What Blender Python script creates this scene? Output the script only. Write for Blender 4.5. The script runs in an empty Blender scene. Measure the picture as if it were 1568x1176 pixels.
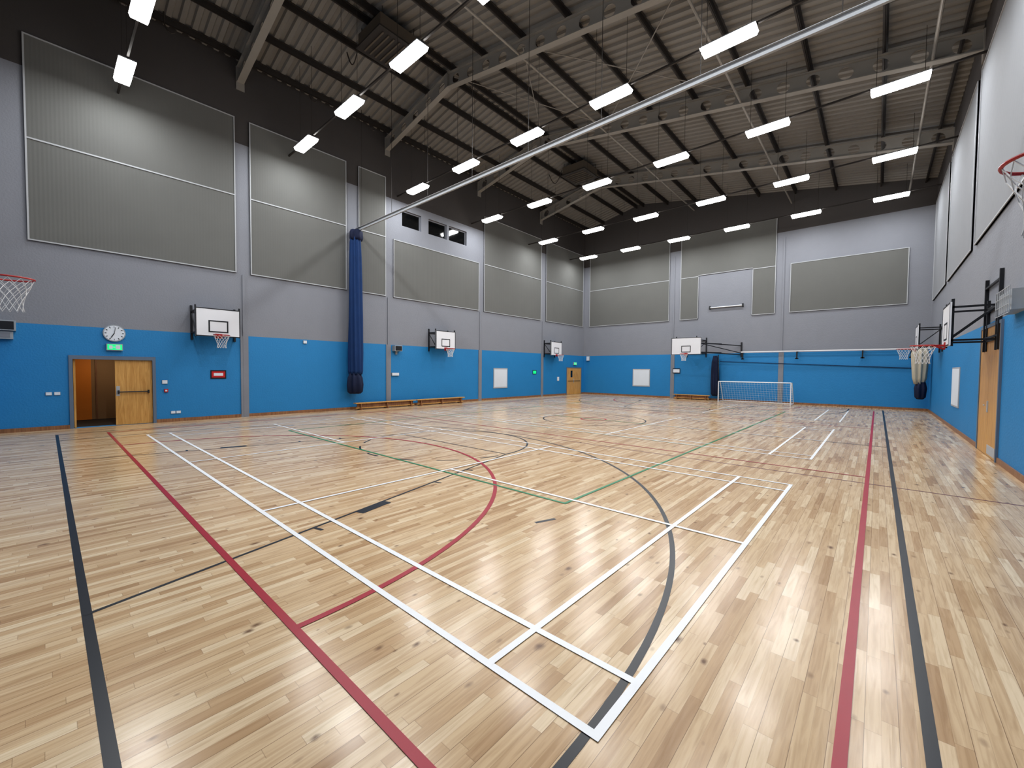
import bpy, math, random
from mathutils import Matrix, Vector
random.seed(4)
sc=bpy.context.scene
H=1.7862
L,D,R,B=-17.32,28.07,1.87,-1.2
CX=-7.85

# ---------------------------------------------------------------- materials
def lin(c):
    return tuple(((v/255)/12.92 if v/255<=.04045 else ((v/255+.055)/1.055)**2.4) for v in c)+(1,)
def mat(name,col,rough=.5,metal=0,var=.06,vscale=3,bump=0,bscale=60,emit=0,spec=.5,alpha=1):
    m=bpy.data.materials.new(name); m.use_nodes=True
    nt=m.node_tree; N=nt.nodes; K=nt.links; b=N['Principled BSDF']
    b.inputs['Roughness'].default_value=rough; b.inputs['Metallic'].default_value=metal
    b.inputs['Specular IOR Level'].default_value=spec
    c=lin(col)
    tc=N.new('ShaderNodeTexCoord')
    no=N.new('ShaderNodeTexNoise'); no.inputs['Scale'].default_value=vscale; no.inputs['Detail'].default_value=4
    K.new(tc.outputs['Object'],no.inputs['Vector'])
    mx=N.new('ShaderNodeMix'); mx.data_type='RGBA'
    mx.inputs[6].default_value=tuple(v*(1-var) for v in c[:3])+(1,)
    mx.inputs[7].default_value=tuple(min(1,v*(1+var)) for v in c[:3])+(1,)
    K.new(no.outputs['Fac'],mx.inputs[0]); K.new(mx.outputs[2],b.inputs['Base Color'])
    if bump:
        n2=N.new('ShaderNodeTexNoise'); n2.inputs['Scale'].default_value=bscale; n2.inputs['Detail'].default_value=3
        K.new(tc.outputs['Object'],n2.inputs['Vector'])
        bp=N.new('ShaderNodeBump'); bp.inputs['Strength'].default_value=bump; bp.inputs['Distance'].default_value=.01
        K.new(n2.outputs['Fac'],bp.inputs['Height']); K.new(bp.outputs[0],b.inputs['Normal'])
    if emit:
        b.inputs['Emission Color'].default_value=c; b.inputs['Emission Strength'].default_value=emit
    return m

def mth(nt,op,a,b=None,c=None):
    n=nt.nodes.new('ShaderNodeMath'); n.operation=op
    for i,v in enumerate((a,b,c)):
        if v is None: continue
        if isinstance(v,(int,float)): n.inputs[i].default_value=v
        else: nt.links.new(v,n.inputs[i])
    return n.outputs[0]

def floor_mat():
    m=bpy.data.materials.new('birch_sprung_floor'); m.use_nodes=True
    nt=m.node_tree; N=nt.nodes; K=nt.links; b=N['Principled BSDF']
    tc=N.new('ShaderNodeTexCoord'); sp=N.new('ShaderNodeSeparateXYZ'); K.new(tc.outputs['Object'],sp.inputs[0])
    X,Y=sp.outputs[0],sp.outputs[1]
    w=.066
    rx=mth(nt,'DIVIDE',X,w); row=mth(nt,'FLOOR',rx)
    wn=N.new('ShaderNodeTexWhiteNoise'); wn.noise_dimensions='1D'; K.new(row,wn.inputs['W'])
    ly=mth(nt,'ADD',mth(nt,'DIVIDE',Y,.72),mth(nt,'MULTIPLY',wn.outputs['Value'],7.3))
    col=mth(nt,'FLOOR',ly)
    cb=N.new('ShaderNodeCombineXYZ'); K.new(row,cb.inputs[0]); K.new(col,cb.inputs[1])
    w2=N.new('ShaderNodeTexWhiteNoise'); w2.noise_dimensions='2D'; K.new(cb.outputs[0],w2.inputs['Vector'])
    r=N.new('ShaderNodeValToRGB'); e=r.color_ramp.elements
    e[0].position=0; e[0].color=lin((168,136,101)); e[1].position=1; e[1].color=lin((214,193,162))
    for p,c in ((.1,(182,151,115)),(.35,(194,166,130)),(.75,(203,177,143))):
        q=e.new(p); q.color=lin(c)
    K.new(w2.outputs['Value'],r.inputs[0])
    # grain
    mp=N.new('ShaderNodeMapping'); mp.inputs['Scale'].default_value=(42,2.6,1)
    ofs=N.new('ShaderNodeVectorMath'); ofs.operation='MULTIPLY_ADD'
    K.new(w2.outputs['Color'],ofs.inputs[0]); ofs.inputs[1].default_value=(0,40,0)
    K.new(tc.outputs['Object'],ofs.inputs[2]); K.new(ofs.outputs[0],mp.inputs['Vector'])
    g=N.new('ShaderNodeTexNoise'); g.inputs['Scale'].default_value=1; g.inputs['Detail'].default_value=6; g.inputs['Distortion'].default_value=.8
    K.new(mp.outputs[0],g.inputs['Vector'])
    gr=N.new('ShaderNodeValToRGB'); gr.color_ramp.elements[0].position=.28; gr.color_ramp.elements[0].color=(.64,.56,.47,1)
    gr.color_ramp.elements[1].position=.58; gr.color_ramp.elements[1].color=(1,1,1,1)
    K.new(g.outputs['Fac'],gr.inputs[0])
    m1=N.new('ShaderNodeMix'); m1.data_type='RGBA'; m1.blend_type='MULTIPLY'; m1.inputs[0].default_value=.65
    K.new(r.outputs[0],m1.inputs[6]); K.new(gr.outputs[0],m1.inputs[7])
    # knots
    def knots(scale,thr,rad,strg,prev):
        mk=N.new('ShaderNodeMapping'); mk.inputs['Scale'].default_value=scale; K.new(tc.outputs['Object'],mk.inputs['Vector'])
        nz=N.new('ShaderNodeTexNoise'); nz.inputs['Scale'].default_value=14; K.new(tc.outputs['Object'],nz.inputs['Vector'])
        av=N.new('ShaderNodeVectorMath'); av.operation='MULTIPLY_ADD'; K.new(nz.outputs['Color'],av.inputs[0]); av.inputs[1].default_value=(.14,.1,0); K.new(mk.outputs[0],av.inputs[2])
        vo=N.new('ShaderNodeTexVoronoi'); vo.inputs['Scale'].default_value=1; K.new(av.outputs[0],vo.inputs['Vector'])
        sep=N.new('ShaderNodeSeparateColor'); K.new(vo.outputs['Color'],sep.inputs[0])
        gate=mth(nt,'GREATER_THAN',sep.outputs[0],thr)
        size=mth(nt,'MULTIPLY_ADD',sep.outputs[1],rad,rad*.4)
        kn=N.new('ShaderNodeMapRange'); K.new(mth(nt,'DIVIDE',vo.outputs['Distance'],size),kn.inputs[0])
        kn.inputs[1].default_value=.4; kn.inputs[2].default_value=1.7; kn.inputs[3].default_value=1; kn.inputs[4].default_value=0
        kf=mth(nt,'MULTIPLY',mth(nt,'MULTIPLY',kn.outputs[0],gate),strg)
        m2=N.new('ShaderNodeMix'); m2.data_type='RGBA'; K.new(kf,m2.inputs[0]); K.new(prev,m2.inputs[6]); m2.inputs[7].default_value=lin((88,56,34))
        return m2.outputs[2]
    o=knots((4.6,2.8,1),.4,.075,.9,m1.outputs[2]); o=knots((9,5,1),.66,.1,.7,o)
    # seams
    e1=mth(nt,'LESS_THAN',mth(nt,'PINGPONG',mth(nt,'DIVIDE',X,w*2),.5),.011)
    e1b=mth(nt,'MULTIPLY',mth(nt,'LESS_THAN',mth(nt,'PINGPONG',rx,.5),.014),.3)
    e2=mth(nt,'MULTIPLY',mth(nt,'LESS_THAN',mth(nt,'PINGPONG',ly,.5),.0022),.5)
    sm=mth(nt,'MULTIPLY',mth(nt,'MAXIMUM',mth(nt,'MAXIMUM',e1,e1b),e2),.75)
    m3=N.new('ShaderNodeMix'); m3.data_type='RGBA'; K.new(sm,m3.inputs[0]); K.new(o,m3.inputs[6]); m3.inputs[7].default_value=lin((100,72,48))
    K.new(m3.outputs[2],b.inputs['Base Color'])
    rn=N.new('ShaderNodeTexNoise'); rn.inputs['Scale'].default_value=1.3; K.new(tc.outputs['Object'],rn.inputs['Vector'])
    rr=N.new('ShaderNodeMapRange'); rr.inputs[3].default_value=.16; rr.inputs[4].default_value=.26; K.new(rn.outputs['Fac'],rr.inputs[0]); K.new(rr.outputs[0],b.inputs['Roughness'])
    b.inputs['Specular IOR Level'].default_value=.5
    bp=N.new('ShaderNodeBump'); bp.inputs['Strength'].default_value=.1; bp.inputs['Distance'].default_value=.004
    K.new(g.outputs['Fac'],bp.inputs['Height']); K.new(bp.outputs[0],b.inputs['Normal'])
    return m

def panel_mat(name,col):
    m=mat(name,col,.85,var=.05,vscale=1.2)
    nt=m.node_tree; N=nt.nodes; K=nt.links; b=N['Principled BSDF']
    tc=N.new('ShaderNodeTexCoord'); sp=N.new('ShaderNodeSeparateXYZ'); K.new(tc.outputs['Object'],sp.inputs[0])
    s=mth(nt,'ADD',sp.outputs[0],sp.outputs[1])
    h=mth(nt,'PINGPONG',mth(nt,'MULTIPLY',s,12),.5)
    bp=N.new('ShaderNodeBump'); bp.inputs['Strength'].default_value=.35; bp.inputs['Distance'].default_value=.01
    K.new(h,bp.inputs['Height']); K.new(bp.outputs[0],b.inputs['Normal'])
    return m
def wood_mat(name,c1,c2,rough=.4):
    m=mat(name,c1,rough)
    nt=m.node_tree; N=nt.nodes; K=nt.links; b=N['Principled BSDF']
    tc=N.new('ShaderNodeTexCoord'); mp=N.new('ShaderNodeMapping'); mp.inputs['Scale'].default_value=(14,14,1.2); K.new(tc.outputs['Object'],mp.inputs[0])
    n=N.new('ShaderNodeTexNoise'); n.inputs['Scale'].default_value=1.5; n.inputs['Detail'].default_value=6; n.inputs['Distortion'].default_value=1; K.new(mp.outputs[0],n.inputs['Vector'])
    r=N.new('ShaderNodeValToRGB'); r.color_ramp.elements[0].color=lin(c1); r.color_ramp.elements[0].position=.35; r.color_ramp.elements[1].color=lin(c2); r.color_ramp.elements[1].position=.65
    K.new(n.outputs['Fac'],r.inputs[0]); K.new(r.outputs[0],b.inputs['Base Color'])
    return m
def block_mat(name,col,rough=.75):
    m=mat(name,col,rough,var=.04,vscale=2)
    nt=m.node_tree; N=nt.nodes; K=nt.links; b=N['Principled BSDF']
    tc=N.new('ShaderNodeTexCoord'); sp=N.new('ShaderNodeSeparateXYZ'); K.new(tc.outputs['Object'],sp.inputs[0])
    cb=N.new('ShaderNodeCombineXYZ'); K.new(mth(nt,'ADD',sp.outputs[0],sp.outputs[1]),cb.inputs[0]); K.new(sp.outputs[2],cb.inputs[1])
    br=N.new('ShaderNodeTexBrick'); br.inputs['Scale'].default_value=1; br.inputs['Brick Width'].default_value=.45; br.inputs['Row Height'].default_value=.225
    br.inputs['Mortar Size'].default_value=.006; br.inputs['Color1'].default_value=(1,1,1,1); br.inputs['Color2'].default_value=(.9,.9,.9,1); br.inputs['Mortar'].default_value=(.3,.3,.3,1)
    K.new(cb.outputs[0],br.inputs['Vector'])
    n2=N.new('ShaderNodeTexNoise'); n2.inputs['Scale'].default_value=22; n2.inputs['Detail'].default_value=3; K.new(tc.outputs['Object'],n2.inputs['Vector'])
    hh=mth(nt,'ADD',mth(nt,'MULTIPLY',br.outputs['Color'],.25),mth(nt,'MULTIPLY',n2.outputs['Fac'],1.3))
    bp=N.new('ShaderNodeBump'); bp.inputs['Strength'].default_value=.45; bp.inputs['Distance'].default_value=.01
    K.new(hh,bp.inputs['Height']); K.new(bp.outputs[0],b.inputs['Normal'])
    return m

M=dict(
 floor=floor_mat(),
 grey=block_mat('grey_wall_paint',(127,130,138)),
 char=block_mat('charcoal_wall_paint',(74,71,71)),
 blue=block_mat('blue_wall_paint',(34,122,176),.6),
 strip=mat('pale_grey_paint',(124,127,135),.6),
 panel=panel_mat('acoustic_panel_grey',(101,102,100)),
 rpanel=panel_mat('acoustic_panel_pale_grey',(134,137,142)),
 trim=mat('pale_trim',(165,168,172),.5),
 deck=mat('roof_deck_grey',(126,124,121),.6,var=.08),
 steel=mat('frame_steel_grey',(142,139,134),.5,var=.08),
 purl=mat('purlin_dark',(52,48,46),.6),
 galv=mat('galvanised_steel',(165,169,174),.6,.05),
 dark=mat('black_metal',(20,22,28),.45),
 white=mat('white_board',(215,217,222),.4,var=.02),
 rim=mat('red_rim',(160,34,34),.4),
 net=mat('white_net_cord',(215,215,215),.8),
 wline=mat('white_court_paint',(222,222,222),.35,var=.04,vscale=8),
 rline=mat('red_court_paint',(152,20,42),.35,var=.08,vscale=8),
 kline=mat('black_court_paint',(24,27,34),.35,var=.1,vscale=8),
 gline=mat('green_court_paint',(35,120,80),.35,var=.08,vscale=8),
 mline=mat('maroon_court_paint',(92,44,50),.35),
 curt=mat('blue_curtain_fabric',(8,50,98),.8,var=.15,bump=.2),
 navy=mat('navy_curtain_fabric',(10,24,56),.8,var=.15),
 oak=wood_mat('oak_door_veneer',(178,132,70),(202,158,94)),
 skirt=wood_mat('skirting_wood',(120,84,58),(150,108,76)),
 dframe=mat('grey_door_frame',(95,110,128),.5),
 glass=mat('dark_glass',(14,16,18),.06,spec=.8),
 lens=mat('lamp_lens',(255,253,250),.4,emit=22,var=0),
 exitg=mat('exit_sign_green',(20,190,110),.4,emit=1.2,var=0),
 red=mat('red_plastic',(180,30,30),.4),
 cream=mat('cream_netting',(175,168,152),.9,var=.15,bump=.6,bscale=90),
 paper=mat('white_paper',(205,212,220),.6,var=.03),
 tan=mat('corridor_tan',(150,118,84),.7),
 orange=mat('corridor_orange',(215,130,40),.6),
 mat_=mat('dark_door_mat',(50,40,34),.9),
 box=mat('grey_casing',(150,156,162),.5),
 vent=mat('vent_brown_grey',(92,84,74),.7),
)

# ---------------------------------------------------------------- mesh builder
class MB:
    def __init__(s): s.v=[];s.f=[];s.m=[];s.mats=[]
    def mi(s,k):
        if k not in s.mats: s.mats.append(k)
        return s.mats.index(k)
    def add(s,vs,fs,k):
        o=len(s.v); s.v+= [tuple(v) for v in vs]; i=s.mi(k)
        for f in fs: s.f.append(tuple(a+o for a in f)); s.m.append(i)
    def box(s,x0,x1,y0,y1,z0,z1,k):
        x0,x1=sorted((x0,x1));y0,y1=sorted((y0,y1));z0,z1=sorted((z0,z1))
        s.add([(x0,y0,z0),(x1,y0,z0),(x1,y1,z0),(x0,y1,z0),(x0,y0,z1),(x1,y0,z1),(x1,y1,z1),(x0,y1,z1)],
              [(0,3,2,1),(4,5,6,7),(0,1,5,4),(1,2,6,5),(2,3,7,6),(3,0,4,7)],k)
    def cyl(s,p,q,r,k,n=8,r2=None,cap=True):
        p=Vector(p);q=Vector(q);d=(q-p).normalized(); r2=r if r2 is None else r2
        a=d.orthogonal().normalized(); b=d.cross(a)
        vs=[];
        for P,rr in((p,r),(q,r2)):
            for i in range(n):
                t=2*math.pi*i/n; vs.append(P+a*math.cos(t)*rr+b*math.sin(t)*rr)
        fs=[(i,(i+1)%n,n+(i+1)%n,n+i) for i in range(n)]
        if cap: fs+=[tuple(range(n))[::-1],tuple(range(n,2*n))]
        s.add(vs,fs,k)
    def bar(s,p,q,w,h,k):
        p=Vector(p);q=Vector(q);d=(q-p).normalized()
        up=Vector((0,0,1)) if abs(d.z)<.95 else Vector((1,0,0))
        a=d.cross(up).normalized()*w/2; b=a.cross(d).normalized()*h/2
        vs=[P+sx*a+sy*b for P in(p,q) for sx,sy in((-1,-1),(1,-1),(1,1),(-1,1))]
        s.add(vs,[(0,1,2,3),(7,6,5,4),(0,4,5,1),(1,5,6,2),(2,6,7,3),(3,7,4,0)],k)
    def path(s,pts,r,k,n=6):
        for p,q in zip(pts[:-1],pts[1:]): s.cyl(p,q,r,k,n)
    def torus(s,c,R_,r,k,n=36,m=8):
        vs=[];fs=[]
        for i in range(n):
            a=2*math.pi*i/n
            for j in range(m):
                b=2*math.pi*j/m
                vs.append((c[0]+(R_+r*math.cos(b))*math.cos(a),c[1]+(R_+r*math.cos(b))*math.sin(a),c[2]+r*math.sin(b)))
        for i in range(n):
            for j in range(m): fs.append((i*m+j,((i+1)%n)*m+j,((i+1)%n)*m+(j+1)%m,i*m+(j+1)%m))
        s.add(vs,fs,k)
    def lobed(s,cx,cy,prof,k,n=54,lobes=9,amp=.16,ph=0):
        vs=[];fs=[]
        for (z,r,*o) in prof:
            ox=o[0] if o else 0; oy=o[1] if len(o)>1 else 0
            for i in range(n):
                a=2*math.pi*i/n
                rr=r*(1+amp*math.sin(lobes*a+ph+z*.25)+amp*.4*math.sin(3*a+z))
                vs.append((cx+ox+rr*math.cos(a),cy+oy+rr*math.sin(a),z))
        for j in range(len(prof)-1):
            for i in range(n): fs.append((j*n+i,j*n+(i+1)%n,(j+1)*n+(i+1)%n,(j+1)*n+i))
        fs.append(tuple(range(n))[::-1]); fs.append(tuple(range((len(prof)-1)*n,len(prof)*n)))
        s.add(vs,fs,k)
    def build(s,name,mtx=None,smooth=False):
        me=bpy.data.meshes.new(name); me.from_pydata(s.v,[],s.f)
        for k in s.mats: me.materials.append(M[k])
        for p,i in zip(me.polygons,s.m): p.material_index=i; p.use_smooth=smooth
        me.validate(); me.update()
        o=bpy.data.objects.new(name,me); bpy.context.collection.objects.link(o)
        if mtx is not None: o.matrix_world=mtx
        return o

# ---------------------------------------------------------------- shell
def wall_cells(b,axis,c0,c1,us,zs,holes,matf):
    for i in range(len(us)-1):
        for j in range(len(zs)-1):
            u=(us[i]+us[i+1])/2; z=(zs[j]+zs[j+1])/2
            if any(h[0]<u<h[1] and h[2]<z<h[3] for h in holes): continue
            if axis=='x': b.box(c0,c1,us[i],us[i+1],zs[j],zs[j+1],matf(z))
            else: b.box(us[i],us[i+1],c0,c1,zs[j],zs[j+1],matf(z))
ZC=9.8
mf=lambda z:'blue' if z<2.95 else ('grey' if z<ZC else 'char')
b=MB(); b.box(L,R,B,D,-.1,0,'floor'); b.build('floor')
WINS=[(11.5,12.62),(13.06,14.26),(14.4,15.66)]
DOORL=(.5,2.28,0,2.05)
holes=[DOORL]+[(a,c,8.68,9.45) for a,c in WINS]
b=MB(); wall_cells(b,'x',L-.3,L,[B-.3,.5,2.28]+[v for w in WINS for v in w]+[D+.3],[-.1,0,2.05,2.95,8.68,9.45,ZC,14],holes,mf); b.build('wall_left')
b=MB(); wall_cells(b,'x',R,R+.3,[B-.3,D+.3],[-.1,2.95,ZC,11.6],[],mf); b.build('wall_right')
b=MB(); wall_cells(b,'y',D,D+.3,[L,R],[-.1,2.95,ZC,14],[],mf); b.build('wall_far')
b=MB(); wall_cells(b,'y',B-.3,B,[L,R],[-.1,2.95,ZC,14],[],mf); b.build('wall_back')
b=MB(); b.box(L,L+.025,B,.44,0,.11,'skirt'); b.box(L,L+.025,2.34,25.6,0,.11,'skirt'); b.box(L,L+.025,27.75,D,0,.11,'skirt'); b.build('baseboard_left')
b=MB(); b.box(R-.025,R,B,12.7,0,.11,'skirt'); b.box(R-.025,R,14.95,D,0,.11,'skirt'); b.build('baseboard_right')
b=MB(); b.box(L+.03,R-.03,D-.025,D,0,.11,'skirt'); b.build('baseboard_far')

# roof deck (trapezoidal, ribs run down the slope)
RX=-12.9
def zb(x):  # frame soffit
    return 11.92+(x-L)*(12.82-11.92)/(RX-L) if x<RX else 12.82+(x-RX)*(10.3-12.82)/(R-RX)
FD=.55; PD=.2
def zd(x): return zb(x)+FD+PD
b=MB(); xs=[L-.05,RX,R+.05]; pitch=.333
y=B-.1; pts=[]
while y<D+.2:
    pts+=[(y,0),(y+.13,0),(y+.17,.07),(y+.29,.07)]; y+=pitch
vs=[(x,py,zd(x)+pz) for py,pz in pts for x in xs]
fs=[]
for i in range(len(pts)-1):
    for j in range(2): fs.append((i*3+j,i*3+j+1,(i+1)*3+j+1,(i+1)*3+j))
b.add(vs,fs,'deck'); b.build('ceiling')
# purlins
b=MB()
for x in [L+.35,-15.7,-14.2,-13.1,-12.6,-10.9,-9.1,-7.3,-5.5,-3.7,-1.9,-.1,1.5]:
    z=zd(x)
    b.box(x-.012,x+.012,B,D,z-PD,z-.001,'purl'); b.box(x-.06,x,B,D,z-PD,z-PD+.015,'purl'); b.box(x,x+.06,B,D,z-.016,z-.001,'purl')
b.build('roof_purlins')
# cellular portal frames
def frame(Y):
    b=MB()
    segs=[(L,RX),(RX,R)]
    for x0,x1 in segs:
        z0,z1=zb(x0),zb(x1)
        sl=(z1-z0)/(x1-x0)
        for off in (.0,FD-.03):
            vs=[];
            for x in (x0,x1):
                for dy in(-.11,.11):
                    for dz in (0,.03): vs.append((x,Y+dy,zb(x)+off+dz))
            b.add(vs,[(0,1,3,2),(4,6,7,5),(0,4,5,1),(2,3,7,6),(0,2,6,4),(1,5,7,3)],'steel')
        n=max(1,round((x1-x0)/.82)); w=(x1-x0)/n; r=.19; ns=16
        for i in range(n):
            cx=x0+(i+.5)*w
            ring=[];rect=[]
            for k in range(ns):
                a=2*math.pi*k/ns+math.pi/ns
                ca,sa=math.cos(a),math.sin(a)
                ring.append((cx+r*ca,FD/2+r*sa))
                t=min((w/2)/max(1e-6,abs(ca)),(FD/2)/max(1e-6,abs(sa)))
                rect.append([cx+t*ca,FD/2+t*sa])
            for sx in(-1,1):
                for sz in(-1,1):
                    c=(cx+sx*w/2,FD/2+sz*FD/2)
                    k=min(range(ns),key=lambda q:(rect[q][0]-c[0])**2+(rect[q][1]-c[1])**2); rect[k]=list(c)
            for dy in (-.008,.008):
                vs=[(p[0],Y+dy,p[1]+z0+sl*(p[0]-x0)) for p in ring+rect]
                fs=[(k,(k+1)%ns,ns+(k+1)%ns,ns+k) for k in range(ns)]
                b.add(vs,fs,'steel')
    b.box(L,L+.03,Y-.13,Y+.13,zb(L)-.25,zb(L)+FD,'steel')
    b.box(R-.03,R,Y-.13,Y+.13,zb(R)-.25,zb(R)+FD,'steel')
    for x in(RX,): b.box(x-.02,x+.02,Y-.11,Y+.11,zb(x),zb(x)+FD,'steel')
    return b
for Y in (4.8,10.7,16.6,22.4): frame(Y).build('portal_frame')
# longitudinal tie tubes
b=MB()
for x in (-3.9,.9,-9.2):
    b.cyl((x,B,zb(x)+.06),(x,D,zb(x)+.06),.04,'steel',8)
b.build('roof_tie_tubes')
b=MB()
for p,q in (((-12.7,10.8),(-9.2,16.5)),((-9.2,10.8),(-12.7,16.5)),((-9.2,10.8),(-3.9,16.5)),((-3.9,10.8),(-9.2,16.5))):
    b.cyl((*p,zb(p[0])+.42),(*q,zb(q[0])+.38),.018,'steel',6)
b.build('roof_cross_bracing')
# vents
for Y in (8.0,20.2):
    b=MB(); x0,x1=-13.6,-12.2; z=12.75
    b.box(x0,x1,Y-.7,Y+.7,z,z+.45,'vent')
    b.box(x0-.06,x1+.06,Y-.76,Y+.76,z-.03,z+.02,'purl')
    for i in range(6): b.box(x0+.1,x1-.1,Y-.55+i*.2,Y-.5+i*.2,z-.06,z-.03,'vent')
    for sx in (x0+.05,x1-.05):
        for sy in (-.6,.6): b.cyl((sx,Y+sy,z+.4),(sx,Y+sy,zd(sx)),.012,'purl',6)
    pts=[(x0-.1-.9*t,Y-.6,z+.4-.9*math.sin(math.pi*t)*.7) for t in [i/10 for i in range(11)]]
    b.path(pts,.02,'purl')
    b.build('ceiling_ventilation_unit')
for Y in (2.6,6.9,9.4,12.6,15.2):
    b=MB(); x=-16.6; zt=zd(x)-PD
    pts=[(x,Y+.16*(1-math.cos(a)),zt-.25-.28*math.sin(a)) for a in [math.pi*i/10 for i in range(11)]]
    b.path([(x,Y,zt)]+pts[:8],.022,'purl'); b.build('hanging_cable')

# ---------------------------------------------------------------- lamps
LX=[-15.7,-12.5,-9.35,-6.15,-2.97,.24]; LY=[1.6,6.4,11.24,16.02,21.05,25.87]; LZ=9.82
for Y in LY:
    b=MB(); b.box(L+.01,R-.01,Y-.025,Y+.025,LZ+.15,LZ+.2,'purl')
    for x in LX:
        for sx in(-.5,.5): b.cyl((x+sx,Y,LZ+.2),(x+sx,Y,zd(x+sx)-.01),.006,'purl',5)
    b.build('lighting_trunking')
    for x in LX:
        b=MB(); l=.62; w=.18
        b.box(x-l,x+l,Y-w,Y+w,LZ+.1,LZ+.13,'box'); b.box(x-l*.5,x+l*.5,Y-.05,Y+.05,LZ+.13,LZ+.15,'box')
        b.add([(x-l,Y-w,LZ+.1),(x+l,Y-w,LZ+.1),(x+l,Y+w,LZ+.1),(x-l,Y+w,LZ+.1),(x-l+.03,Y-w+.03,LZ),(x+l-.03,Y-w+.03,LZ),(x+l-.03,Y+w-.03,LZ),(x-l+.03,Y+w-.03,LZ)],
              [(4,7,6,5),(0,4,5,1),(1,5,6,2),(2,6,7,3),(3,7,4,0)],'lens')
        b.build('high_bay_light')
        la=bpy.data.lights.new('high_bay_lamp','AREA'); la.shape='RECTANGLE'; la.size=1.18; la.size_y=.3; la.energy=82; la.color=(.96,.98,1.0)
        lo=bpy.data.objects.new('high_bay_lamp',la); lo.location=(x,Y,LZ-.01); bpy.context.collection.objects.link(lo)

# ---------------------------------------------------------------- wall panels
Z0,Z1,Z2=5.2,7.93,10.67
def wpanel(side,u0,u1,z0,z1,mid=None,mk='panel',cut=None):
    b=MB(); t=.035
    def bx(a,c,e,f,d,k):
        if side=='L': b.box(L,L+d,a,c,e,f,k)
        elif side=='R': b.box(R-d,R,a,c,e,f,k)
        else: b.box(a,c,D-d,D,e,f,k)
    tw=.035
    if cut:
        c0,c1,cz=cut
        bx(u0,c0,z0,z1,t,mk); bx(c1,u1,z0,z1,t,mk); bx(c0,c1,cz,z1,t,mk)
        bx(u0,c0,z0,z0+tw,t+.02,'trim'); bx(c1,u1,z0,z0+tw,t+.02,'trim')
        bx(c0-tw,c0,z0,cz,t+.02,'trim'); bx(c1,c1+tw,z0,cz,t+.02,'trim'); bx(c0,c1,cz,cz+tw,t+.02,'trim')
    else:
        bx(u0,u1,z0,z1,t,mk); bx(u0,u1,z0,z0+tw,t+.02,'trim')
    bx(u0,u1,z1-tw,z1,t+.02,'trim'); bx(u0,u0+tw,z0+tw,z1-tw,t+.02,'trim'); bx(u1-tw,u1,z0+tw,z1-tw,t+.02,'trim')
    if mid:
        if cut: bx(u0+tw,cut[0],mid-.02,mid+.02,t+.02,'trim'); bx(cut[1],u1-tw,mid-.02,mid+.02,t+.02,'trim')
        else: bx(u0+tw,u1-tw,mid-.02,mid+.02,t+.02,'trim')
    b.build('acoustic_panel')
for u0,u1,z1,mid in ((-.25,4.6,Z2,Z1),(5.05,8.7,Z2,Z1),(9.25,10.6,Z2,Z1),(11.0,16.6,Z1,None),(17.0,22.45,Z2,Z1),(23.0,27.8,Z2,Z1)):
    wpanel('L',u0,u1,Z0,z1,mid)
wpanel('F',-16.85,-10.68,Z0,Z2,Z1); wpanel('F',-9.95,-4.55,Z0,Z2,Z1,cut=(-8.8,-5.74,7.98)); wpanel('F',-3.85,1.0,Z0,Z1+.03)
for u0,u1 in ((-.5,4.5),(5.1,10.4),(11.0,16.4),(17.0,22.2),(22.8,27.6)): wpanel('R',u0,u1,Z0,9.78,None,'rpanel')
# pale column casings in the blue dado
for i,(u0,u1) in enumerate(((4.7,4.95),(10.62,10.87),(16.62,16.87),(22.55,22.8))):
    b=MB(); b.box(L,L+.03,u0,u1,0,2.95,'strip'); b.box(L,L+.035,u0+.08,u1-.08,.02,5.15,'strip'); b.build('trim_%d'%(i+1))
for i,(u0,u1) in enumerate(((-10.5,-10.25),(-4.3,-4.05))):
    b=MB(); b.box(u0,u1,D-.03,D,0,2.95,'strip'); b.box(u0+.08,u1-.08,D-.035,D,.02,ZC-.3,'strip'); b.build('trim_%d'%(i+5))
# windows
for i,(a,c) in enumerate(WINS):
    b=MB(); z0,z1=8.68,9.45
    b.box(L-.16,L-.14,a,c,z0,z1,'glass')
    f=.05
    for q in ((a,a+f,z0,z1),(c-f,c,z0,z1),(a+f,c-f,z0,z0+f),(a+f,c-f,z1-f,z1)): b.box(L-.19,L-.1,*q,'strip')
    b.build('window_%d'%(i+1))
# ---------------------------------------------------------------- doors
b=MB()  # door frame left
b.box(L-.12,L+.03,.44,.52,0,2.11,'dframe'); b.box(L-.12,L+.03,2.26,2.34,0,2.11,'dframe'); b.box(L-.12,L+.03,.52,2.26,2.0,2.11,'dframe')
b.box(L-.08,L-.035,1.4,2.255,.01,1.995,'oak')
b.box(L-.035,L-.03,1.42,1.5,.9,1.2,'galv')
b.cyl((L+.02,1.46,1.02),(L+.02,2.16,1.02),.016,'dark'); b.box(L-.035,L+.03,1.45,1.49,.97,1.07,'dark'); b.box(L-.035,L+.03,2.14,2.18,.97,1.07,'dark')
b.box(L-.9,L-.08,.53,.575,.01,1.995,'oak')
b.build('door_1')
b=MB() # corridor beyond
x0,x1,y0,y1=L-2.6,L-.3,.1,3.0
b.box(x0-.05,x0,y0,y1,0,2.5,'tan'); b.box(x0,x0+.02,.5,1.02,0,2.5,'orange'); b.box(x0,x1,y0-.05,y0,0,2.5,'tan'); b.box(x0,x1,y1,y1+.05,0,2.5,'tan')
b.box(x0,x1,y0,y1,2.5,2.55,'strip'); b.box(x0,L,y0,y1,-.06,-.01,'mat_')
b.box(x0+.02,x0+.05,1.12,1.16,0,2.2,'skirt'); b.box(x0+.02,x0+.05,1.6,1.64,0,2.2,'skirt')
b.build('entrance_corridor')
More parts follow.
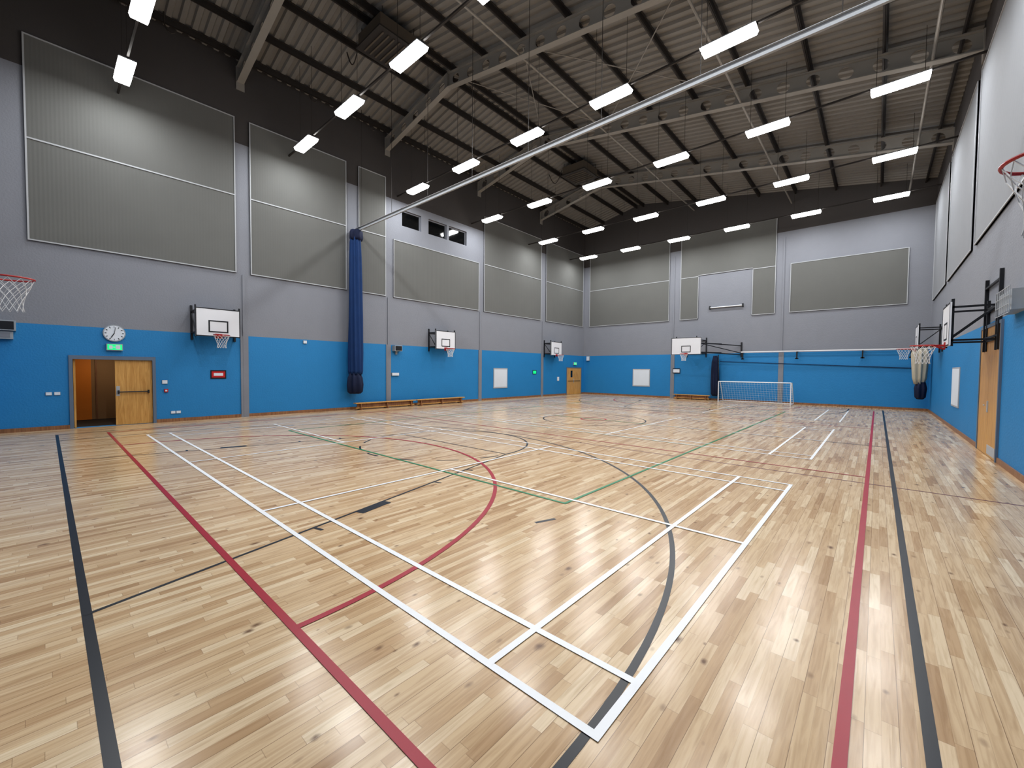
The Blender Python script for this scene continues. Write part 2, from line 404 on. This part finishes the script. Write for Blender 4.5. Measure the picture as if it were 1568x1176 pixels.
la=bpy.data.lights.new('corridor_fill_light','AREA'); la.size=.5; la.energy=13; la.color=(1,.85,.65)  # unseen warm fill, added to brighten the corridor; no fitting is modelled
lo=bpy.data.objects.new('corridor_fill_light',la); lo.location=(L-1.4,1.3,2.45); bpy.context.collection.objects.link(lo)
b=MB()
b.box(L,L+.03,25.65,25.72,0,2.06,'dframe'); b.box(L,L+.03,27.65,27.72,0,2.06,'dframe'); b.box(L,L+.03,25.72,27.65,1.99,2.06,'dframe')
b.box(L,L+.02,25.73,26.68,.01,1.98,'oak'); b.box(L,L+.02,26.69,27.64,.01,1.98,'oak')
b.box(L+.02,L+.05,26.6,26.64,.9,1.2,'galv'); b.cyl((L+.05,25.85,1.02),(L+.05,27.5,1.02),.016,'dark')
b.box(L+.02,L+.024,26.2,26.45,1.3,1.8,'glass'); b.build('door_2')
b=MB()
b.box(R-.04,R,12.72,12.8,0,2.9,'dframe'); b.box(R-.04,R,14.85,14.93,0,2.9,'dframe'); b.box(R-.04,R,12.8,14.85,2.83,2.9,'dframe')
b.box(R-.025,R,12.8,13.82,.01,2.83,'oak'); b.box(R-.025,R,13.83,14.85,.01,2.83,'oak')
b.box(R-.045,R-.025,13.74,13.8,.95,1.2,'galv'); b.cyl((R-.07,13.85,1.1),(R-.07,13.95,1.1),.012,'galv')
b.box(R-.03,R-.025,12.9,13.7,.05,.25,'galv'); b.build('door_3')

# ---------------------------------------------------------------- floor markings
ZI=[0]
def nz(z):
    ZI[0]+=1; return .0008+ZI[0]*.00006
def strip(b,p,q,w,z,k,ext=True):
    z=nz(z)
    p=Vector(p);q=Vector(q);d=(q-p).normalized()
    if ext: p=p-d*w/2;q=q+d*w/2
    n=Vector((-d.y,d.x))*w/2
    b.add([(*(p-n),z),(*(q-n),z),(*(q+n),z),(*(p+n),z)],[(0,1,2,3)],k)
def arc(b,c,r,a0,a1,w,z,k,n=72):
    z=nz(z); vs=[]
    for i in range(n+1):
        a=a0+(a1-a0)*i/n
        for rr in(r-w/2,r+w/2): vs.append((c[0]+rr*math.cos(a),c[1]+rr*math.sin(a),z))
    b.add(vs,[(2*i,2*i+1,2*i+3,2*i+2) for i in range(n)],k)
def rect(b,x0,x1,y0,y1,w,z,k):
    strip(b,(x0,y0),(x1,y0),w,z,k);strip(b,(x0,y1),(x1,y1),w,z,k);strip(b,(x0,y0),(x0,y1),w,z,k);strip(b,(x1,y0),(x1,y1),w,z,k)
YM=13.45
b=MB(); z=0
for yy in (8.79,18.3): strip(b,(L+.1,yy),(R-.1,yy),.04,z,'mline',False)
strip(b,(-2.95,3.8),(-2.87,4.02),.05,z,'kline')
b.build('cross_court_lines')
b=MB(); xr=.244; xl=2*CX-xr; y0=.165; y1=2*YM-y0; w=.055
rect(b,xl,xr,y0,y1,w,z,'kline'); strip(b,(xl,YM),(xr,YM),w,z,'kline'); arc(b,(CX,YM),1.85,0,2*math.pi,.045,z,'kline')
FT=6.3; HW=1.98
for sgn,yb in ((1,y0),(-1,y1)):
    hy=yb+sgn*1.48
    a0,a1=(0,math.pi) if sgn>0 else (math.pi,2*math.pi)
    arc(b,(CX,hy),6.83,a0,a1,.05,z,'kline',96)
    for s_ in(-1,1):
        strip(b,(CX+s_*6.83,yb),(CX+s_*6.83,hy),.05,z,'kline')
        strip(b,(CX+s_*3.63,yb),(CX+s_*HW,yb+sgn*FT),.035,z,'kline')
        def on_(t): return Vector((CX+s_*(3.63-(3.63-HW)*t/FT),yb+sgn*t))
        for t,l in ((1.8,.12),(2.8,.12),(3.9,.12),(4.8,.12)):
            p=on_(t); strip(b,p,p+Vector((s_*l,sgn*.03)),.04,z,'kline')
        p,q=on_(2.45),on_(2.8); o=Vector((s_*.07,0)); strip(b,p+o,q+o,.13,z,'kline')
    strip(b,(CX-HW,yb+sgn*FT),(CX+HW,yb+sgn*FT),.035,z,'kline')
    arc(b,(CX,yb+sgn*FT),HW,a0,a1,.04,z,'kline')
    for k in range(7):
        a=a0+math.pi+math.pi*(k+.25)/7; arc(b,(CX,yb+sgn*FT),HW,a,a+.22,.04,z,'kline',8)
b.build('basketball_court_lines')
b=MB(); w=.055; xr=-.08; xl=2*CX-xr; y0=1.1; y1=2*YM-y0
rect(b,xl,xr,y0,y1,w,z,'rline'); 
arc(b,(CX-.05,y0),4.95,0,math.pi,w,z,'rline'); arc(b,(CX-.05,y1),4.95,math.pi,2*math.pi,w,z,'rline'); arc(b,(CX,YM),.45,0,2*math.pi,w,z,'rline')
for yy in (9.3,2*YM-9.3): strip(b,(xl,yy),(xr,yy),.04,z,'rline')
b.build('netball_court_lines')
b=MB()
rect(b,-12.6,-3.1,4.6,22.3,.045,z,'gline'); strip(b,(-12.6,YM),(-3.1,YM),.045,z,'gline')
for yy in (10.4,16.5): strip(b,(-12.6,yy),(-3.1,yy),.045,z,'gline')
b.build('volleyball_court_lines')
for y0 in (1.75,10.42,19.05):
    b=MB(); x1=-.98; x0=x1-13.4; y1=y0+6.08; w=.05; c=(x0+x1)/2
    rect(b,x0,x1,y0,y1,w,z,'wline')
    for yy in (y0+.46,y1-.46): strip(b,(x0,yy),(x1,yy),w,z,'wline')
    for xx in (x0+.74,x1-.74,c-1.98,c+1.98): strip(b,(xx,y0),(xx,y1),w,z,'wline')
    strip(b,(x0,y0+3.04),(c-1.98,y0+3.04),w,z,'wline'); strip(b,(c+1.98,y0+3.04),(x1,y0+3.04),w,z,'wline')
    b.build('badminton_court_lines')

# ---------------------------------------------------------------- basketball hoops
def hoop(ox,oy,ang,d,zr,w=1.2,h=.9,extra=None,post=.45,name='basketball_hoop'):
    b=MB(); zt=zr+h
    pw=min(post,w/2+.02)
    for s_ in (-1,1):
        x=s_*pw
        b.box(x-.03,x+.03,.002,.05,zr-.15,zt+.1,'dark')
        b.box(x-.02,x+.02,.05,d,zr+.06,zr+.1,'dark'); b.box(x-.02,x+.02,.05,d,zt-.12,zt-.08,'dark')
        b.bar((x,.05,zt-.15),(x,d-.02,zr+.12),.03,.03,'dark')
        b.box(x-.02,x+.02,d-.05,d,zr-.05,zt+.08,'dark')
    for z in (zr+.08,zt-.1): b.box(-pw,pw,d-.05,d-.01,z-.02,z+.02,'dark'); b.box(-pw,pw,.01,.05,z-.02,z+.02,'dark')
    b.box(-w/2,w/2,d,d+.03,zr-.04,zt,'white')
    t=.03; y0,y1=d+.03,d+.034
    for q in ((-w/2,w/2,zr-.04,zr-.04+t),(-w/2,w/2,zt-t,zt),(-w/2,-w/2+t,zr-.04+t,zt-t),(w/2-t,w/2,zr-.04+t,zt-t)): b.box(q[0],q[1],y0,y1,q[2],q[3],'dark')
    a=.28; zi0,zi1=zr+.1,zr+.1+.4; t=.04
    for q in ((-a,a,zi0,zi0+t),(-a,a,zi1-t,zi1),(-a,-a+t,zi0+t,zi1-t),(a-t,a,zi0+t,zi1-t)): b.box(q[0],q[1],y0,y1,q[2],q[3],'dark')
    c=(0,d+.03+.13+.225,zr)
    b.torus(c,.225,.011,'rim'); b.box(-.08,.08,d+.03,d+.17,zr-.03,zr+.01,'rim'); b.box(-.1,.1,d+.03,d+.045,zr-.1,zr+.06,'rim')
    for s_ in(-1,1): b.bar((s_*.07,d+.03,zr-.1),(s_*.12,d+.22,zr-.01),.012,.02,'rim')
    n=12; rows=6; rad=[.22,.2,.17,.145,.125,.12,.13]
    def P(j,i):
        a=2*math.pi*(i+.5*(j%2))/n; return (c[0]+rad[j]*math.cos(a),c[1]+rad[j]*math.sin(a),zr-.01-j*.07)
    for j in range(rows):
        for i in range(n):
            i2=i-1 if j%2==0 else i+1
            b.cyl(P(j,i),P(j+1,i),.004,'net',4,cap=False); b.cyl(P(j,i),P(j+1,i2),.004,'net',4,cap=False)
    if extra: extra(b)
    mt=Matrix.Translation((ox,oy,0))@Matrix.Rotation(ang,4,'Z')
    return b.build(name,mt)
for Y in (3.9,13.7,23.5): hoop(L,Y,-math.pi/2,.6,2.87,1.27,.9,post=.62)
def frameR(b):
    for x in (-.75,.75): b.box(x-.03,x+.03,.002,.06,2.3,3.95,'dark')
    for z in (2.6,3.2,3.75): b.box(-.75,.75,.02,.06,z-.02,z+.02,'dark')
hoop(R,3.9,math.pi/2,.73,3.05,1.27,.9,post=.5)
hoop(R,13.7,math.pi/2,.7,2.45,1.3,.9,frameR,post=.5)
hoop(R,23.5,math.pi/2,.7,2.8,1.27,.9,post=.5)
def farx(b):
    for z in (3.55,3.0):
        b.bar((-.5,1.95,z),(-2.6,.05,z-.15),.05,.05,'dark')
        b.bar((-.5,1.95,z),(-1.5,.05,z),.04,.04,'dark')
    b.bar((-.5,1.95,3.6),(-2.6,.05,2.95),.04,.04,'dark')
    b.box(-2.66,-2.58,.002,.06,2.7,3.6,'dark')
hoop(-8.85,D,math.pi,1.95,2.88,1.78,1.0,farx,post=.6)
hoop(-8.5,B,0,.52,2.93,1.8,1.05,post=.6)

# ---------------------------------------------------------------- divider curtain + track
b=MB()
b.box(L+.02,R-.02,9.07,9.13,7.76,7.86,'galv'); b.box(L+.02,R-.02,9.02,9.18,7.86,7.87,'galv')
for i in range(9):
    x=L+.6+i*2.3; b.cyl((x,9.1,7.87),(x,9.1,zd(x)-.01),.008,'purl',5)
b.build('curtain_track')
b=MB()
b.lobed(-16.92,8.92,[(1.55,.24),(1.7,.27),(2.5,.28),(4,.26),(5.5,.24),(6.6,.22),(7.2,.2),(7.45,.17)],'curt')
b.lobed(-16.92,8.88,[(.72,.2),(.8,.28),(1.1,.31),(1.4,.28),(1.62,.2)],'navy',lobes=7)
b.lobed(-16.92,8.95,[(7.3,.23),(7.4,.26),(7.68,.25),(7.73,.18)],'navy',lobes=5)
b.build('divider_curtain',smooth=True)

# far wall net bundles, rail
b=MB()
b.lobed(-7.62,D-.3,[(.3,.12),(.4,.2),(1.0,.22),(1.8,.2),(2.4,.17),(2.8,.1)],'navy',lobes=7)
b.cyl((-7.35,D-.3,.0),(-7.45,D-.3,2.85),.03,'dark'); b.build('folded_cricket_net',smooth=True)
b=MB(); b.box(-6.2,R-.02,D-.3,D-.25,2.97,3.03,'white')
for x in (-6.1,-3.4,-.6,1.2):
    b.box(x-.03,x+.03,D-.25,D,2.96,3.02,'dark'); b.box(x-.03,x+.03,D-.3,D-.24,2.55,2.96,'dark'); b.box(x-.08,x+.08,D-.3,D-.24,2.55,2.62,'dark')
b.bar((-7.4,D-.05,2.45),(1.5,D-.05,2.05),.02,.03,'navy')
b.build('net_support_rail')
b=MB()
b.lobed(1.45,26.9,[(1.3,.16),(1.6,.22),(2.2,.25),(2.7,.27),(2.95,.22)],'cream',lobes=8)
b.lobed(1.5,26.9,[(.6,.1),(.7,.17),(1.1,.2),(1.4,.15)],'navy',lobes=6)
b.cyl((1.45,26.9,2.9),(1.45,26.9,3.05),.03,'dark'); b.box(1.43,R-.002,26.87,26.93,3.02,3.08,'dark')
b.build('hanging_net_bag',smooth=True)

# ---------------------------------------------------------------- football goal
b=MB(); x0,x1,yf,yb_,h=-7.15,-3.5,26.85,27.9,1.22; r=.03
for x in (x0,x1):
    b.cyl((x,yf,0),(x,yf,h),r,'white',10); b.cyl((x,yf,h),(x,yf+.35,h),.02,'white'); b.cyl((x,yf+.35,h),(x,yb_,.03),.02,'white'); b.cyl((x,yf,.03),(x,yb_,.03),.02,'white')
b.cyl((x0,yf,h),(x1,yf,h),r,'white',10); b.cyl((x0,yb_,.03),(x1,yb_,.03),.02,'white'); b.cyl((x0,yf+.35,h),(x1,yf+.35,h),.012,'white')
n=26
for i in range(n+1):
    x=x0+(x1-x0)*i/n; b.cyl((x,yf+.35,h),(x,yb_,.03),.004,'net',4,cap=False)
for j in range(1,9):
    t=j/9; y=yf+.35+(yb_-yf-.35)*t; z=h+(.03-h)*t; b.cyl((x0,y,z),(x1,y,z),.004,'net',4,cap=False)
    for x in(x0,x1): b.cyl((x,yf,z),(x,y,z),.004,'net',4,cap=False)
b.build('football_goal')

# ---------------------------------------------------------------- benches
def bench(cx,cy,length,along,name='gym_bench'):
    b=MB(); l=length/2
    b.box(-l,l,-.12,.12,.27,.31,'oak'); b.box(-l+.05,l-.05,-.04,.04,.06,.1,'oak')
    for x in (-l+.25,0,l-.25):
        b.box(x-.02,x+.02,-.1,.1,.05,.27,'skirt'); b.box(x-.03,x+.03,-.18,.18,0,.05,'skirt')
    b.box(-l+.1,l-.1,-.015,.015,.1,.27,'skirt')
    ang=math.pi/2 if along=='y' else 0
    b.build(name,Matrix.Translation((cx,cy,0))@Matrix.Rotation(ang,4,'Z'))
bench(-16.95,10.42,3.1,'y'); bench(-16.95,13.6,3.1,'y'); bench(-9.0,D-.35,2.3,'x')

# ---------------------------------------------------------------- small wall things
def onL(name,y,z,w,h,parts):
    b=MB()
    for (a0,a1,c0,c1,d0,d1,k) in parts: b.box(L+d0,L+d1,y+a0*w/2,y+a1*w/2,z+c0*h/2,z+c1*h/2,k)
    return b.build(name)
def framed(k,fk,d=.02): return [(-1,1,-1,1,.001,d,fk),(-.9,.9,-.88,.88,d,d+.004,k)]
b=MB(); b.cyl((L,1.4,2.8),(L+.05,1.4,2.8),.25,'box',40); b.cyl((L+.05,1.4,2.8),(L+.053,1.4,2.8),.225,'paper',40)
for k in range(12):
    a=math.pi*k/6; b.bar((L+.056,1.4+.17*math.sin(a),2.8+.17*math.cos(a)),(L+.056,1.4+.21*math.sin(a),2.8+.21*math.cos(a)),.006,.018,'dark')
b.bar((L+.06,1.4,2.8),(L+.06,1.33,2.67),.008,.02,'dark'); b.bar((L+.062,1.4,2.8),(L+.062,1.43,2.98),.008,.014,'dark')
b.build('wall_clock')
def exitsign(y,z,w=.36,h=.2):
    b=MB(); b.box(L,L+.08,y-w/2,y+w/2,z-h/2,z+h/2,'box'); b.box(L+.08,L+.084,y-w/2+.02,y+w/2-.02,z-h/2+.02,z+h/2-.02,'exitg')
    b.box(L+.084,L+.087,y+.02,y+.12,z-.06,z+.06,'paper'); b.box(L+.084,L+.087,y-.12,y-.05,z-.05,z+.05,'paper'); b.box(L+.084,L+.087,y-.05,y+.01,z-.012,z+.012,'paper'); b.build('exit_sign')
exitsign(1.4,2.38); exitsign(26.75,2.33,.4,.22)
onL('light_switch',2.56,1.31,.14,.12,framed('paper','box'))
onL('fire_call_point',2.59,1.03,.1,.1,[(-1,1,-1,1,0,.04,'red'),(-.5,.5,-.5,.5,.04,.044,'paper')])
for y,z in ((.05,1.02),(.21,1.02),(2.76,.31),(2.9,.31)): onL('wall_socket',y,z,.12,.09,framed('paper','box'))
onL('fire_notice_sign',4.02,1.55,.46,.3,[(-1,1,-1,1,0,.015,'dark'),(-.85,.85,-.7,.75,.015,.018,'red'),(-.6,.6,-.3,.35,.018,.02,'paper')])
b=MB(); b.box(L,L+.2,-.9,-.5,2.72,2.99,'box'); b.box(L+.2,L+.21,-.87,-.53,2.75,2.96,'dark'); b.box(L,L+.14,-.85,-.55,2.5,2.7,'box'); b.box(L+.14,L+.15,-.8,-.6,2.54,2.66,'strip'); b.build('wall_loudspeaker')
b=MB(); b.box(L,L+.25,10.95,11.35,2.65,2.92,'box'); b.box(L+.25,L+.26,10.98,11.32,2.68,2.89,'dark'); b.box(L,L+.06,11.1,11.2,2.5,2.65,'box'); b.build('wall_loudspeaker')
onL('sensor_box',11.1,1.55,.4,.14,framed('paper','box',.06))
onL('sensor_box',6.95,2.85,.14,.12,framed('paper','box',.04))
onL('notice_board',18.5,1.3,1.25,1.22,framed('paper','trim'))
onL('first_aid_sign',21.85,1.67,.4,.28,[(-1,1,-1,1,0,.015,'dark'),(-.8,.8,-.7,.7,.015,.018,'exitg')])
onL('small_notice',24.6,1.2,.25,.3,framed('paper','trim'))
def onF(name,x,z,w,h,parts):
    b=MB()
    for (a0,a1,c0,c1,d0,d1,k) in parts: b.box(x+a0*w/2,x+a1*w/2,D-d1,D-d0,z+c0*h/2,z+c1*h/2,k)
    return b.build(name)
onF('notice_board',-12.57,1.34,1.28,1.24,framed('paper','trim'))
onF('notice_sign',-10.1,1.84,.5,.32,[(-1,1,-1,1,.036,.045,'dark'),(-.85,.85,-.7,.7,.045,.05,'paper')])
onF('sensor_box',-16.9,2.75,.25,.35,framed('paper','box',.1))
b=MB(); b.box(-8.1,-6.2,D-.08,D,5.8,5.88,'box'); b.cyl((-8.05,D-.1,5.84),(-6.25,D-.1,5.84),.03,'white'); b.box(-8.12,-8.05,D-.12,D,5.75,5.95,'dark'); b.box(-6.25,-6.18,D-.12,D,5.75,5.95,'dark'); b.build('wall_strip_light')
b=MB(); b.box(R-.02,R-.001,18.3,19.9,.75,2.0,'trim'); b.box(R-.025,R-.02,18.35,19.85,.8,1.95,'paper'); b.build('notice_board')
b=MB(); b.box(R-.2,R-.001,10.9,11.9,2.9,3.25,'box')
for i in range(9): b.bar((R-.23,10.85+i*.138,2.85),(R-.23,10.85+i*.138,3.3),.01,.01,'galv')
for z in (2.85,3.0,3.15,3.3): b.bar((R-.23,10.85,z),(R-.23,11.95,z),.01,.01,'galv')
b.build('guarded_wall_heater')

# ---------------------------------------------------------------- world, camera
w=bpy.data.worlds.new('w'); sc.world=w; w.use_nodes=True; w.node_tree.nodes['Background'].inputs[0].default_value=(.02,.02,.025,1); w.node_tree.nodes['Background'].inputs[1].default_value=.3
cam=bpy.data.cameras.new('camera'); cam.sensor_width=36; cam.sensor_fit='HORIZONTAL'; cam.lens=632.1152/1568*36; cam.clip_start=.05; cam.clip_end=200
co=bpy.data.objects.new('camera',cam); bpy.context.collection.objects.link(co); sc.camera=co
yaw,p,r=.7243,.0332,.0086
fw=Vector((-math.sin(yaw)*math.cos(p),math.cos(yaw)*math.cos(p),-math.sin(p)))
up0=Vector((-math.sin(yaw)*math.sin(p),math.cos(yaw)*math.sin(p),math.cos(p)))
rt0=Vector((math.cos(yaw),math.sin(yaw),0))
rt=rt0*math.cos(r)+up0*math.sin(r); up=-rt0*math.sin(r)+up0*math.cos(r)
m=Matrix((rt,up,-fw)).transposed().to_4x4(); m.translation=(0,0,H); co.matrix_world=m
sc.view_settings.view_transform='Standard'
for lk in ('Medium High Contrast','None'):
    try: sc.view_settings.look=lk; break
    except Exception as ex: print('look',ex)
sc.view_settings.exposure=-.08
